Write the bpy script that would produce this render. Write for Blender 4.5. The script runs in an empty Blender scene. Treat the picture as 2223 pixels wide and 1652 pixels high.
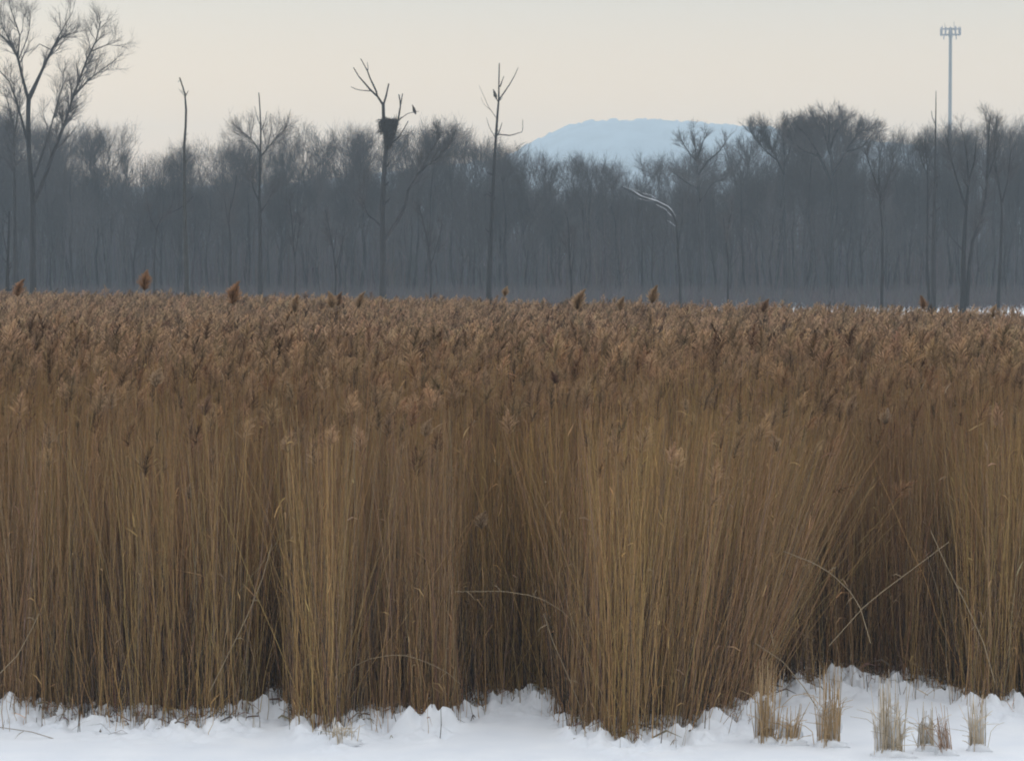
import bpy, math, random
import numpy as np
from mathutils import Vector

# ------------------------------------------------------------------ camera, sky, sun, exposure
SC = bpy.context.scene
COL = SC.collection
F = 2640.0          # focal length in picture widths/1024
HC = 5.26           # eye height above the snow
YH = 253.0          # horizon row of a 1024x760 frame
K_ = 1024 / 2223.0
cd = bpy.data.cameras.new("camera")
cam = bpy.data.objects.new("camera", cd)
COL.objects.link(cam)
cam.location = (0, 0, HC)
cam.rotation_euler = (math.pi / 2, 0, 0)
cd.sensor_width = 36.0
cd.lens = 36.0 * F / 1024
cd.shift_y = -(380 - YH) / 1024
cd.clip_start = 0.5
cd.clip_end = 9000
cd.dof.use_dof = True
cd.dof.focus_distance = 31.5
cd.dof.aperture_fstop = 8.0
SC.camera = cam
SC.view_settings.view_transform = 'Standard'
SC.view_settings.look = 'None'
SC.view_settings.gamma = 1.0
SC.view_settings.exposure = 0.0
SC.render.film_transparent = False
SC.cycles.use_denoising = True
SC.cycles.denoiser = 'OPENIMAGEDENOISE'
SC.cycles.denoising_input_passes = 'RGB_ALBEDO_NORMAL'
SC.cycles.denoising_prefilter = 'ACCURATE'
SC.cycles.filter_width = 1.9
SC.cycles.max_bounces = 8
SC.cycles.diffuse_bounces = 5
SC.cycles.transmission_bounces = 4
SC.cycles.volume_bounces = 1
SC.cycles.sample_clamp_indirect = 6

SUN_EL, SUN_AZ = math.radians(24), math.radians(-28)   # azimuth clockwise from +Y (view direction)
world = bpy.data.worlds.new("World")
SC.world = world
world.use_nodes = True
wn, wl = world.node_tree.nodes, world.node_tree.links
wn.clear()
w_out = wn.new('ShaderNodeOutputWorld')
w_bg = wn.new('ShaderNodeBackground'); w_bg.inputs['Strength'].default_value = 0.1
w_sky = wn.new('ShaderNodeTexSky'); w_sky.sky_type = 'NISHITA'
w_sky.sun_disc = False; w_sky.sun_elevation = SUN_EL; w_sky.sun_rotation = SUN_AZ
w_sky.dust_density = 3.0
w_tc = wn.new('ShaderNodeTexCoord')
w_sep = wn.new('ShaderNodeSeparateXYZ')
w_ramp = wn.new('ShaderNodeValToRGB')
els = w_ramp.color_ramp.elements
CLOUD = [(0.0, (1.35, 0.83, 0.38)), (0.05, (1.22, 0.84, 0.45)), (0.10, (0.82, 0.745, 0.62)),
         (0.2, (0.84, 0.83, 0.80)), (0.55, (1.45, 1.50, 1.58)), (1.0, (2.05, 2.15, 2.30))]
els[0].position = CLOUD[0][0]; els[0].color = (*CLOUD[0][1], 1)
els[1].position = CLOUD[-1][0]; els[1].color = (*CLOUD[-1][1], 1)
for p, c in CLOUD[1:-1]:
    e = els.new(p); e.color = (*c, 1)
w_mul = wn.new('ShaderNodeVectorMath'); w_mul.operation = 'SCALE'; w_mul.inputs['Scale'].default_value = 10.0
w_mix = wn.new('ShaderNodeMix'); w_mix.data_type = 'RGBA'; w_mix.inputs['Factor'].default_value = 0.93
wl.new(w_tc.outputs['Generated'], w_sep.inputs[0])
wl.new(w_sep.outputs['Z'], w_ramp.inputs['Fac'])
wl.new(w_ramp.outputs['Color'], w_mul.inputs[0])
w_bk = wn.new('ShaderNodeMapRange')          # the overcast is dimmer away from the low sun
w_bk.inputs['From Min'].default_value = -1; w_bk.inputs['From Max'].default_value = 1
w_bk.inputs['To Min'].default_value = 4.2; w_bk.inputs['To Max'].default_value = 10.0
wl.new(w_sep.outputs['Y'], w_bk.inputs['Value']); wl.new(w_bk.outputs[0], w_mul.inputs['Scale'])
wl.new(w_sky.outputs['Color'], w_mix.inputs['A'])
wl.new(w_mul.outputs[0], w_mix.inputs['B'])
wl.new(w_mix.outputs['Result'], w_bg.inputs['Color'])
wl.new(w_bg.outputs[0], w_out.inputs['Surface'])

sl = bpy.data.lights.new("sun", 'SUN')
sl.energy = 0.8; sl.angle = math.radians(28); sl.color = (1.0, 0.95, 0.88)
sun = bpy.data.objects.new("sun", sl); COL.objects.link(sun)
sdir = Vector((math.sin(SUN_AZ) * math.cos(SUN_EL), math.cos(SUN_AZ) * math.cos(SUN_EL), math.sin(SUN_EL)))
sun.rotation_euler = sdir.to_track_quat('Z', 'Y').to_euler()
sun.location = (0, -20, 40)

# ------------------------------------------------------------------ helpers
RNG = np.random.default_rng(7)

def W(x, y, D, dy=0.0):
    """a point seen at (x, y) of the 2223-wide view, at distance D"""
    d = D + dy
    return ((x * K_ - 512) / F * d, d, HC + (YH - y * K_) / F * d)

def noise2(x, y, seed=0):
    x = np.asarray(x, float); y = np.asarray(y, float)
    xi = np.floor(x).astype(np.int64); yi = np.floor(y).astype(np.int64)
    xf = x - xi; yf = y - yi
    def h(a, b):
        n = (a * 374761393 + b * 668265263 + seed * 1442695041) & 0xffffffff
        n = ((n ^ (n >> 13)) * 1274126177) & 0xffffffff
        return ((n ^ (n >> 16)) & 0xffff) / 65535.0
    u = xf * xf * (3 - 2 * xf); v = yf * yf * (3 - 2 * yf)
    return (h(xi, yi) * (1 - u) + h(xi + 1, yi) * u) * (1 - v) + (h(xi, yi + 1) * (1 - u) + h(xi + 1, yi + 1) * u) * v

def fbm(x, y, seed=0, o=3):
    s = 0; a = 0.5; t = 0
    for k in range(o):
        s = s + a * noise2(x * 2 ** k, y * 2 ** k, seed + k * 17); t += a; a *= .5
    return s / t

def nrm(v):
    return v / np.maximum(np.linalg.norm(v, axis=-1, keepdims=True), 1e-9)

class Acc:
    """collects tubes and ribbons; build() links them as one mesh object"""
    def __init__(self):
        self.v = []; self.f4 = []; self.c = []; self.m = []; self.n = 0
    def add(self, v, f, col=None, mat=0):
        v = np.asarray(v, float).reshape(-1, 3); f = np.asarray(f, np.int64).reshape(-1, 4)
        self.v.append(v); self.f4.append(f + self.n); self.n += len(v)
        if col is None: col = np.ones((len(v), 3))
        col = np.asarray(col, float)
        if col.ndim == 1: col = np.tile(col, (len(v), 1))
        self.c.append(col); self.m.append(np.full(len(f), mat, np.int32))
    def tubes(self, P, R, S=3, col=None, mat=0):
        P = np.asarray(P, float); R = np.asarray(R, float)
        N, K = R.shape
        if N == 0: return
        T = nrm(np.gradient(P, axis=1))
        md = nrm(P[:, -1] - P[:, 0])
        ref = np.where(np.abs(md[:, 2:3]) < .85, [[0, 0, 1.0]], [[1.0, 0.13, 0]])[:, None, :]
        U = nrm(np.cross(T, np.broadcast_to(ref, T.shape))); V = np.cross(T, U)
        a = np.arange(S) * 2 * np.pi / S
        ring = P[:, :, None] + R[:, :, None, None] * (np.cos(a)[None, None, :, None] * U[:, :, None] + np.sin(a)[None, None, :, None] * V[:, :, None])
        base = (np.arange(N)[:, None, None] * K + np.arange(K - 1)[None, :, None]) * S
        i = np.arange(S)[None, None, :]; j = (i + 1) % S
        f = np.stack([base + i, base + j, base + S + j, base + S + i], -1)
        if col is not None:
            col = np.asarray(col, float)
            if col.ndim == 2: col = np.repeat(col, K * S, axis=0)
            elif col.ndim == 3: col = np.repeat(col.reshape(-1, 3), S, axis=0)
        self.add(ring, f, col, mat)
    def ribbons(self, P, Wd, col=None, mat=0):
        """P (N,K,3) centre line, Wd (N,K,3) half-width vectors"""
        N, K = P.shape[:2]
        if N == 0: return
        v = np.stack([P - Wd, P + Wd], 2)
        base = (np.arange(N)[:, None] * K + np.arange(K - 1)[None]) * 2
        f = np.stack([base, base + 1, base + 3, base + 2], -1)
        if col is not None:
            col = np.asarray(col, float)
            if col.ndim == 2: col = np.repeat(col, K * 2, axis=0)
            elif col.ndim == 3: col = np.repeat(col.reshape(-1, 3), 2, axis=0)
        self.add(v, f, col, mat)
    def mesh(self, name, mats):
        me = bpy.data.meshes.new(name)
        v = np.concatenate(self.v); f = np.concatenate(self.f4); c = np.concatenate(self.c); m = np.concatenate(self.m)
        me.vertices.add(len(v)); me.vertices.foreach_set('co', v.astype(np.float32).ravel())
        me.loops.add(f.size); me.loops.foreach_set('vertex_index', f.astype(np.int32).ravel())
        me.polygons.add(len(f)); me.polygons.foreach_set('loop_start', (np.arange(len(f)) * 4).astype(np.int32))
        me.polygons.foreach_set('material_index', m)
        at = me.attributes.new('tint', 'FLOAT_COLOR', 'POINT')
        at.data.foreach_set('color', np.concatenate([c, np.ones((len(c), 1))], 1).astype(np.float32).ravel())
        for mt in mats: me.materials.append(mt)
        me.update(calc_edges=True)
        return me
    def build(self, name, mats, parent=None):
        if not isinstance(mats, (list, tuple)): mats = [mats]
        o = bpy.data.objects.new(name, self.mesh(name, mats))
        COL.objects.link(o)
        if parent is not None: o.parent = parent
        return o

def tag(o, label=None, cat=None, group=None, kind=None):
    if label: o['label'] = label
    if cat: o['category'] = cat
    if group: o['group'] = group
    if kind: o['kind'] = kind
    return o

def empty(name, loc, label, cat, group=None):
    o = bpy.data.objects.new(name, None); COL.objects.link(o)
    o.location = loc; o.empty_display_size = .2
    return tag(o, label, cat, group)

def copy_thing(src, loc, rz, s, label, group):
    r = src.copy(); COL.objects.link(r)
    r.location = loc; r.rotation_euler = (0, 0, rz); r.scale = s if isinstance(s, tuple) else (s, s, s)
    r['label'] = label; r['group'] = group
    for ch in src.children:
        c = ch.copy(); COL.objects.link(c); c.parent = r
    return r

# ------------------------------------------------------------------ materials
def mat_new(name):
    m = bpy.data.materials.new(name); m.use_nodes = True
    n, l = m.node_tree.nodes, m.node_tree.links
    b = n['Principled BSDF']
    b.inputs['Specular IOR Level'].default_value = 0.2
    return m, n, l, b

def mat_tint(name, translucent=0.0, rough=.8):
    """base colour from the per-vertex tint of each stem or plume, with fine mottling"""
    m, n, l, b = mat_new(name)
    a = n.new('ShaderNodeAttribute'); a.attribute_name = 'tint'
    tc = n.new('ShaderNodeTexCoord'); nz = n.new('ShaderNodeTexNoise'); nz.inputs['Scale'].default_value = 9
    l.new(tc.outputs['Object'], nz.inputs['Vector'])
    mr = n.new('ShaderNodeMapRange'); mr.inputs['To Min'].default_value = .75; mr.inputs['To Max'].default_value = 1.25
    l.new(nz.outputs['Fac'], mr.inputs['Value'])
    mx = n.new('ShaderNodeVectorMath'); mx.operation = 'SCALE'
    l.new(a.outputs['Color'], mx.inputs[0]); l.new(mr.outputs['Result'], mx.inputs['Scale'])
    l.new(mx.outputs[0], b.inputs['Base Color'])
    b.inputs['Roughness'].default_value = rough
    if translucent:
        t = n.new('ShaderNodeBsdfTranslucent'); l.new(mx.outputs[0], t.inputs['Color'])
        ms = n.new('ShaderNodeMixShader'); ms.inputs[0].default_value = translucent
        l.new(b.outputs[0], ms.inputs[1]); l.new(t.outputs[0], ms.inputs[2])
        l.new(ms.outputs[0], n['Material Output'].inputs['Surface'])
    return m

def mat_bark(name, c0, c1, scale=2.0, snow=0.0):
    m, n, l, b = mat_new(name)
    tc = n.new('ShaderNodeTexCoord'); mp = n.new('ShaderNodeMapping')
    mp.inputs['Scale'].default_value = (scale, scale, scale * .25)
    nz = n.new('ShaderNodeTexNoise'); nz.inputs['Scale'].default_value = 2.5; nz.inputs['Detail'].default_value = 5
    l.new(tc.outputs['Object'], mp.inputs[0]); l.new(mp.outputs[0], nz.inputs['Vector'])
    r = n.new('ShaderNodeValToRGB')
    r.color_ramp.elements[0].position = .3; r.color_ramp.elements[0].color = (*c0, 1)
    r.color_ramp.elements[1].position = .7; r.color_ramp.elements[1].color = (*c1, 1)
    l.new(nz.outputs['Fac'], r.inputs['Fac'])
    oi = n.new('ShaderNodeObjectInfo')
    mr = n.new('ShaderNodeMapRange'); mr.inputs['To Min'].default_value = .75; mr.inputs['To Max'].default_value = 1.3
    l.new(oi.outputs['Random'], mr.inputs['Value'])
    mx = n.new('ShaderNodeVectorMath'); mx.operation = 'SCALE'
    l.new(r.outputs['Color'], mx.inputs[0]); l.new(mr.outputs['Result'], mx.inputs['Scale'])
    l.new(mx.outputs[0], b.inputs['Base Color'])
    b.inputs['Roughness'].default_value = .9
    return m

def mat_snow(name):
    m, n, l, b = mat_new(name)
    tc = n.new('ShaderNodeTexCoord')
    n1 = n.new('ShaderNodeTexNoise'); n1.inputs['Scale'].default_value = 1.6; n1.inputs['Detail'].default_value = 6
    n2 = n.new('ShaderNodeTexNoise'); n2.inputs['Scale'].default_value = 60; n2.inputs['Detail'].default_value = 3
    for q in (n1, n2): l.new(tc.outputs['Object'], q.inputs['Vector'])
    r = n.new('ShaderNodeValToRGB')
    r.color_ramp.elements[0].position = .25; r.color_ramp.elements[0].color = (.76, .79, .83, 1)
    r.color_ramp.elements[1].position = .75; r.color_ramp.elements[1].color = (.86, .875, .89, 1)
    l.new(n1.outputs['Fac'], r.inputs['Fac']); l.new(r.outputs['Color'], b.inputs['Base Color'])
    bp = n.new('ShaderNodeBump'); bp.inputs['Strength'].default_value = .25; bp.inputs['Distance'].default_value = .01
    l.new(n2.outputs['Fac'], bp.inputs['Height']); l.new(bp.outputs[0], b.inputs['Normal'])
    b.inputs['Roughness'].default_value = .75
    return m

def mat_plain(name, c, rough=.6, metal=0.0, var=.15, scale=4):
    m, n, l, b = mat_new(name)
    tc = n.new('ShaderNodeTexCoord'); nz = n.new('ShaderNodeTexNoise'); nz.inputs['Scale'].default_value = scale
    l.new(tc.outputs['Object'], nz.inputs['Vector'])
    r = n.new('ShaderNodeValToRGB')
    r.color_ramp.elements[0].color = (*[x * (1 - var) for x in c], 1); r.color_ramp.elements[1].color = (*[min(1, x * (1 + var)) for x in c], 1)
    l.new(nz.outputs['Fac'], r.inputs['Fac']); l.new(r.outputs['Color'], b.inputs['Base Color'])
    b.inputs['Roughness'].default_value = rough; b.inputs['Metallic'].default_value = metal
    return m

M_SNOW = mat_snow('snow')
M_STEM = mat_tint('reed_stem', .12)
M_PLUME = mat_tint('reed_plume', .42, .95)
M_BRUSH = mat_tint('brush_bark', 0, .9)
M_BARK = mat_bark('grey_bark', (.018, .018, .020), (.042, .040, .039))
M_TWIG = mat_bark('twig_bark', (.055, .051, .051), (.085, .078, .076))
M_DEAD = mat_bark('weathered_dead_wood', (.028, .026, .023), (.070, .063, .054), 3)
M_DARK = mat_bark('dark_wet_bark', (.015, .015, .016), (.032, .030, .029))
M_STICK = mat_bark('nest_sticks', (.03, .026, .024), (.06, .052, .047), 6)
M_STEEL = mat_plain('galvanised_steel', (.30, .32, .33), .5, .3)
M_PANEL = mat_plain('antenna_grey', (.34, .36, .40), .5)
M_FEATH = mat_plain('brown_feathers', (.035, .026, .02), .8)
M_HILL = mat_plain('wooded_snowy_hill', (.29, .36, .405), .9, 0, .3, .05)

# ------------------------------------------------------------------ reed bed outline
EDGE = np.array([(-400, 1530), (0, 1532), (100, 1540), (250, 1556), (450, 1562), (555, 1545), (600, 1505), (640, 1562), (720, 1585),
                 (800, 1553), (960, 1562), (1020, 1525), (1110, 1508), (1190, 1515), (1235, 1572), (1350, 1594), (1480, 1580),
                 (1640, 1540), (1672, 1488), (1800, 1468), (2050, 1478), (2095, 1512), (2150, 1530), (2223, 1515), (2700, 1520)], float)
EDGE[:, 1] += 16
def edge_D(X, D):
    """distance of the front edge of the reeds on the sight line through ground point (X, D)"""
    px = (X / D * F + 512) / K_
    yy = np.interp(px, EDGE[:, 0], EDGE[:, 1]) * K_
    return F * HC / (yy - YH)
def ground_z(X, D):
    e = edge_D(X, np.maximum(D, 5))
    d = D - e
    band = np.exp(-((d + .15) / .75) ** 2)
    b2 = np.exp(-((d - 1.0) / 2.0) ** 2)
    n1 = fbm(X * 2.2, D * 2.2, 3, 3); n2 = noise2(X * 7, D * 5, 9); n3 = noise2(X * 16, D * 12, 19)
    z = band * (.22 * np.maximum(n1 - .40, 0) * 2 + .11 * (1 - np.abs(n2 - .5) * 2) ** 2 + .15 * n3 + .16 * np.maximum(noise2(X * 4.3, D * 3.1, 29) - .55, 0) * 2 - .17) + b2 * .06 * n1
    z = z + .05 * fbm(X * .35, D * .35, 5, 2)
    far = np.exp(-((D - 258) / 6) ** 2) * (1.1 * np.maximum(noise2(X * .35, D * .2, 41) - .60, 0) * 2)
    for mx, my in ((45.0, 257), (47.6, 258), (30.5, 259)):
        far = far + .42 * np.exp(-((X - mx) / .8) ** 2 - ((D - my) / 1.5) ** 2)
    return z + far

# ------------------------------------------------------------------ setting: snow ground, hill
def axis(lo, hi, step, ext_lo, ext_hi, g=1.35):
    c = list(np.arange(lo, hi + 1e-6, step))
    s = step; x = hi
    while x < ext_hi:
        s = min(s * g, 120); x = min(x + s, ext_hi); c.append(x)
    s = step; x = lo; pre = []
    while x > ext_lo:
        s = min(s * g, 120); x = max(x - s, ext_lo); pre.append(x)
    return np.array(pre[::-1] + c)
gx = axis(-9, 9, .045, -1500, 1500); gy = axis(26, 36, .045, -60, 2325)
GX, GY = np.meshgrid(gx, gy)
GZ = ground_z(GX, np.maximum(GY, 5))
ga = Acc()
nx, ny = len(gx), len(gy)
ii = (np.arange(ny - 1)[:, None] * nx + np.arange(nx - 1)[None])
ga.add(np.stack([GX, GY, GZ], -1), np.stack([ii, ii + 1, ii + nx + 1, ii + nx], -1))
tag(ga.build('snow_ground', M_SNOW), kind='structure')

HD = 2000.0
RIDGE = np.array([(-1500, 420), (200, 410), (600, 400), (900, 370), (1090, 345), (1150, 312), (1192, 294), (1225, 281), (1265, 272), (1335, 264), (1400, 264),
                  (1480, 270), (1560, 276), (1640, 284), (1760, 296), (1900, 312), (2300, 340), (3600, 350)], float)
hx = np.arange(-1100, 1100.1, 2.5); hy = np.arange(-300, 300.1, 20)
HX, HY = np.meshgrid(hx, hy)
rz = HC + (YH - np.interp((HX / HD * F + 512) / K_, RIDGE[:, 0], RIDGE[:, 1]) * K_) / F * HD
fall = np.clip(1 - (np.abs(HY + 30 * np.sin(HX * .01)) / 300) ** 2, 0, 1)
HZ = rz * fall + fall * (3.2 * noise2(HX * .30, HY * .2, 2) + 2.5 * noise2(HX * .06, HY * .05, 3)) - 2.5 - 1.5 * (fall <= 0)
HZ = np.maximum(HZ, -.6)
ha = Acc(); nhx, nhy = len(hx), len(hy)
ii = (np.arange(nhy - 1)[:, None] * nhx + np.arange(nhx - 1)[None])
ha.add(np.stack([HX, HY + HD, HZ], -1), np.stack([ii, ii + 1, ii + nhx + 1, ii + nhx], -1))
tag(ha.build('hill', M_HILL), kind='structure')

# ------------------------------------------------------------------ bare trees
def resample(pts, K):
    p = np.asarray(pts, float)
    d = np.r_[0, np.cumsum(np.linalg.norm(np.diff(p, axis=0), axis=1))]
    t = np.linspace(0, d[-1], K)
    return np.stack([np.interp(t, d, p[:, k]) for k in range(p.shape[1])], 1)

def grow(rng, P, R, n, t0, t1, a0, a1, L0, L1, K, up, wander, rf, rmin, shrink=.55):
    Kp = P.shape[1]
    plen = np.linalg.norm(np.diff(P, axis=1), axis=2).sum(1)
    idx = rng.choice(len(P), n, p=plen / plen.sum())
    t = t0 + (t1 - t0) * rng.random(n) ** .85
    f = np.clip(t * (Kp - 1), 0, Kp - 1.001); i = f.astype(int); fr = (f - i)[:, None]
    b = P[idx, i] * (1 - fr) + P[idx, i + 1] * fr
    rb = R[idx, i] * (1 - fr[:, 0]) + R[idx, i + 1] * fr[:, 0]
    tg = nrm(P[idx, i + 1] - P[idx, i])
    v = rng.normal(size=(n, 3)); v -= (v * tg).sum(1, keepdims=True) * tg; v = nrm(v)
    a = rng.uniform(a0, a1, n)[:, None]
    d = np.cos(a) * tg + np.sin(a) * v
    Ls = rng.uniform(L0, L1, n) * (1 - shrink * t)
    out = [b]; pos = b
    for k in range(1, K):
        d = nrm(d + wander * rng.normal(size=(n, 3)) + np.array([0, 0, up]))
        pos = pos + d * (Ls / (K - 1))[:, None]; out.append(pos)
    r0 = np.maximum(rb * rf * rng.uniform(.75, 1.1, n), rmin)
    s = np.linspace(0, 1, K)[None]
    return np.stack(out, 1), r0[:, None] * (1 - s) ** .8 + rmin * .6 * s ** .8

def twigs(acc, rng, P, R, n2, n3, n4, size, rmin=.009, a=(.35, .85), up=.12):
    """secondary branches, twigs and fine twigs on limbs P"""
    P2, R2 = grow(rng, P, R, n2, .25, .98, *a, size * .32, size * .60, 6, up, .10, .58, rmin * 2.3, .45)
    P3, R3 = grow(rng, P2, R2, n3, .15, 1, a[0], a[1], size * .18, size * .36, 5, up * .8, .11, .6, rmin * 1.2, .4)
    P4, R4 = grow(rng, np.concatenate([P3]), R3, n4, .1, 1, a[0], a[1], size * .10, size * .24, 4, up * .6, .12, .65, rmin * .75, .3)
    acc.tubes(P2, R2, 4); acc.tubes(P3, R3, 3); acc.tubes(P4, R4, 3)

def live_tree_meshes(rng, H, limbs=13, spread=1.0, start=.32, n=(70, 340, 1500), rtrunk=None, top=.8, rmin=.009):
    rt = rtrunk or H * .0095
    K = 9
    s = np.linspace(0, 1, K)
    w = np.cumsum(rng.normal(size=(K, 2)) * H * .010, axis=0); w -= w[0]
    P0 = np.stack([w[:, 0], w[:, 1], s * H * top], 1)[None]
    R0 = (rt * (1.15 - .95 * s ** 1.1) + rt * .35 * np.exp(-s * 25))[None]
    ta = Acc(); ta.tubes(P0, R0, 7)
    ca = Acc()
    P1, R1 = grow(rng, P0, R0, limbs, start, 1.0, .35 / spread ** .5, .80 * spread ** .5, H * .26 * spread, H * .46 * spread, 8, .17 / spread, .10, .66, .030, .5)
    ca.tubes(P1, R1, 5)
    twigs(ca, rng, np.concatenate([P1]), R1, n[0], n[1], n[2], H * .42 * spread ** .5, rmin)
    return ta, ca

def scaled_top(acc_list, H):
    z = max(np.concatenate(a.v)[:, 2].max() for a in acc_list)
    return H / z

SKY = np.array([(-500, 215), (0, 215), (110, 235), (180, 235), (225, 228), (262, 285), (300, 305), (385, 305), (420, 288), (450, 272), (480, 285), (520, 270), (570, 258),
                (620, 265), (700, 255), (745, 240), (800, 255), (850, 252), (900, 240), (940, 236), (985, 255), (1040, 268), (1100, 292), (1150, 303), (1190, 318),
                (1250, 308), (1320, 312), (1400, 314), (1450, 310), (1490, 300), (1540, 305), (1590, 286), (1640, 262), (1690, 240), (1760, 224), (1830, 226), (1890, 238),
                (1925, 268), (1975, 262), (2030, 256), (2080, 246), (2130, 230), (2223, 232), (2800, 235)], float)
def sky_h(X, D):
    px = (X / D * F + 512) / K_
    return HC + (YH - np.interp(px, SKY[:, 0], SKY[:, 1]) * K_) / F * D

# prototypes of the wood's trees; the first placed tree is the prototype itself
PROTO = []
for k in range(12):
    rng = np.random.default_rng(100 + k)
    sp = [.85, 1.15, .75, 1.0, .65, 1.25, .9, 1.05, .7, .95, 1.2, .8][k]
    st = [.34, .28, .42, .30, .45, .25, .36, .32, .40, .3, .28, .38][k]
    ta, ca = live_tree_meshes(rng, 17.0, limbs=[12, 15, 10, 14, 9, 16, 12, 13, 10, 14, 15, 11][k], spread=sp, start=st, n=(60, 300, 1250))
    s = scaled_top([ta, ca], 17.0)
    for a in (ta, ca):
        a.v = [x * s for x in a.v]
    PROTO.append((ta.mesh('trunk', [M_BARK]), ca.mesh('crown', [M_TWIG])))
REG = [(-9e9, 260, 'far left behind the tall forked tree'), (260, 540, 'wood around the thin crooked snag'), (540, 790, 'wood left of the nest tree'),
       (790, 1040, 'wood around the nest tree'), (1040, 1240, 'wood beside the tall forked snag'), (1240, 1600, 'low wood below the pale hill'),
       (1600, 1960, 'wood by the broad rounded crown'), (1960, 9e9, 'wood below the antenna mast')]
ADJ = ['slender bare tree', 'wide-branching bare tree', 'narrow upright bare tree', 'evenly branched bare tree']
first = {}
rngw = np.random.default_rng(55)
cnt = 0
for row, (D, step, hs) in enumerate([(259, 3.4, .80), (266, 2.8, .97), (275, 2.8, 1.0), (287, 3.1, .99), (301, 3.4, .98), (318, 3.9, .97), (338, 4.6, .95)]):
    half = 512 / F * D + 12
    x = -half
    while x < half:
        X = x + rngw.uniform(-.9, .9); Y = D + rngw.uniform(-5, 5)
        h = sky_h(X, Y) * hs * (rngw.uniform(.95, 1.03) if rngw.random() < .85 else rngw.uniform(.74, .92))
        if row == 0: h *= rngw.uniform(.6, 1.0)
        k = int(rngw.integers(12))
        px = (X / Y * F + 512) / K_
        reg = next(r[2] for r in REG if r[0] <= px < r[1])
        depth = 'front' if row == 0 else 'middle' if row < 4 else 'back'
        if reg.startswith('left'): lab = f'{ADJ[k % 4]} at the {reg}'
        else: lab = f'{ADJ[k % 4]}, {depth} row, {reg}'
        s = h / 17.0; sx = s * rngw.uniform(.85, 1.15)
        if k not in first:
            e = empty('bare_tree', (0, 0, 0), lab, 'tree', 'bare trees of the wood behind the reeds')
            for nm, me in zip(('trunk', 'crown'), PROTO[k]):
                o = bpy.data.objects.new(nm, me); COL.objects.link(o); o.parent = e
            first[k] = e
            e.location = (X, Y, float(ground_z(np.array(X), np.array(Y))) - .1); e.rotation_euler = (0, 0, rngw.uniform(0, 6.28)); e.scale = (sx, sx, s)
        else:
            copy_thing(first[k], (X, Y, float(ground_z(np.array(X), np.array(Y))) - .1), rngw.uniform(0, 6.28), (sx, sx, s), lab, 'bare trees of the wood behind the reeds')
        cnt += 1
        x += step * rngw.uniform(.7, 1.3)
print('wood trees', cnt)

# undergrowth: uncountable saplings and brush filling the wood
def brush(a, n, D0, D1, hlo, hmax, seed, rad, pw=1.2):
    rng = np.random.default_rng(seed)
    D = rng.uniform(D0, D1, n); X = rng.uniform(-1, 1, n) * (512 / F * D + 14)
    top = sky_h(X, D)
    h = np.minimum((hlo + (1 - hlo) * rng.random(n) ** pw) * hmax, top * rng.uniform(.55, .84, n))
    K = 5; s = np.linspace(0, 1, K)[None, :, None]
    base = np.stack([X, D, np.full(n, -.1)], 1)[:, None]
    lean = np.concatenate([rng.normal(size=(n, 2)) * .07, np.ones((n, 1))], 1)[:, None]
    P = base + lean * s * h[:, None, None]
    P[:, 1:, :2] += np.cumsum(rng.normal(size=(n, K - 1, 2)), 1) * (h * .018)[:, None, None]
    R = rad * rng.uniform(.6, 1.6, n)[:, None] * (1 - .85 * np.linspace(0, 1, K)[None]) * (h / hmax)[:, None] ** .5
    c = np.array([[.108, .098, .096]]) * rng.uniform(.5, 1.5, (n, 1)) * (1 + .10 * rng.normal(size=(n, 3))) * (.65 + .7 * fbm(X * .16, D * .05, 71, 2))[:, None]
    c = c * np.where((noise2(X * .12, D * .04, 72) > .5)[:, None], [[1.12, .96, .94]], [[.94, 1.0, 1.06]])
    a.tubes(P, R, 3, c)
    P2, R2 = grow(rng, P, R, n * 3, .25, 1, .3, .9, 1.2, 3.0, 4, .12, .14, .6, .008, .5)
    a.tubes(P2, R2, 3, np.repeat(c, 3, 0)[:len(P2)])
    return a
ba = Acc(); brush(ba, 15000, 262, 350, .15, 12, 21, .035); brush(ba, 14000, 240, 264, .04, 1.5, 23, .03, 1.5); brush(ba, 10000, 330, 420, .6, 16.5, 22, .07, 1.0)
tag(ba.build('undergrowth', M_BRUSH), 'grey brown mass of leafless saplings and brush filling the wood', 'undergrowth', kind='stuff')

# ------------------------------------------------------------------ single trees told apart in the photo
def poly(pts, D, rng, K, depth=.8, ref=None):
    """trace -> world; the branch also swings in depth"""
    sw = np.cumsum(rng.normal(size=len(pts)) * depth * .5); sw -= sw[0]
    d0 = 0 if ref is None else ref
    return resample([W(x, y, D, d0 + s) for (x, y), s in zip(pts, sw)], K)

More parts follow.
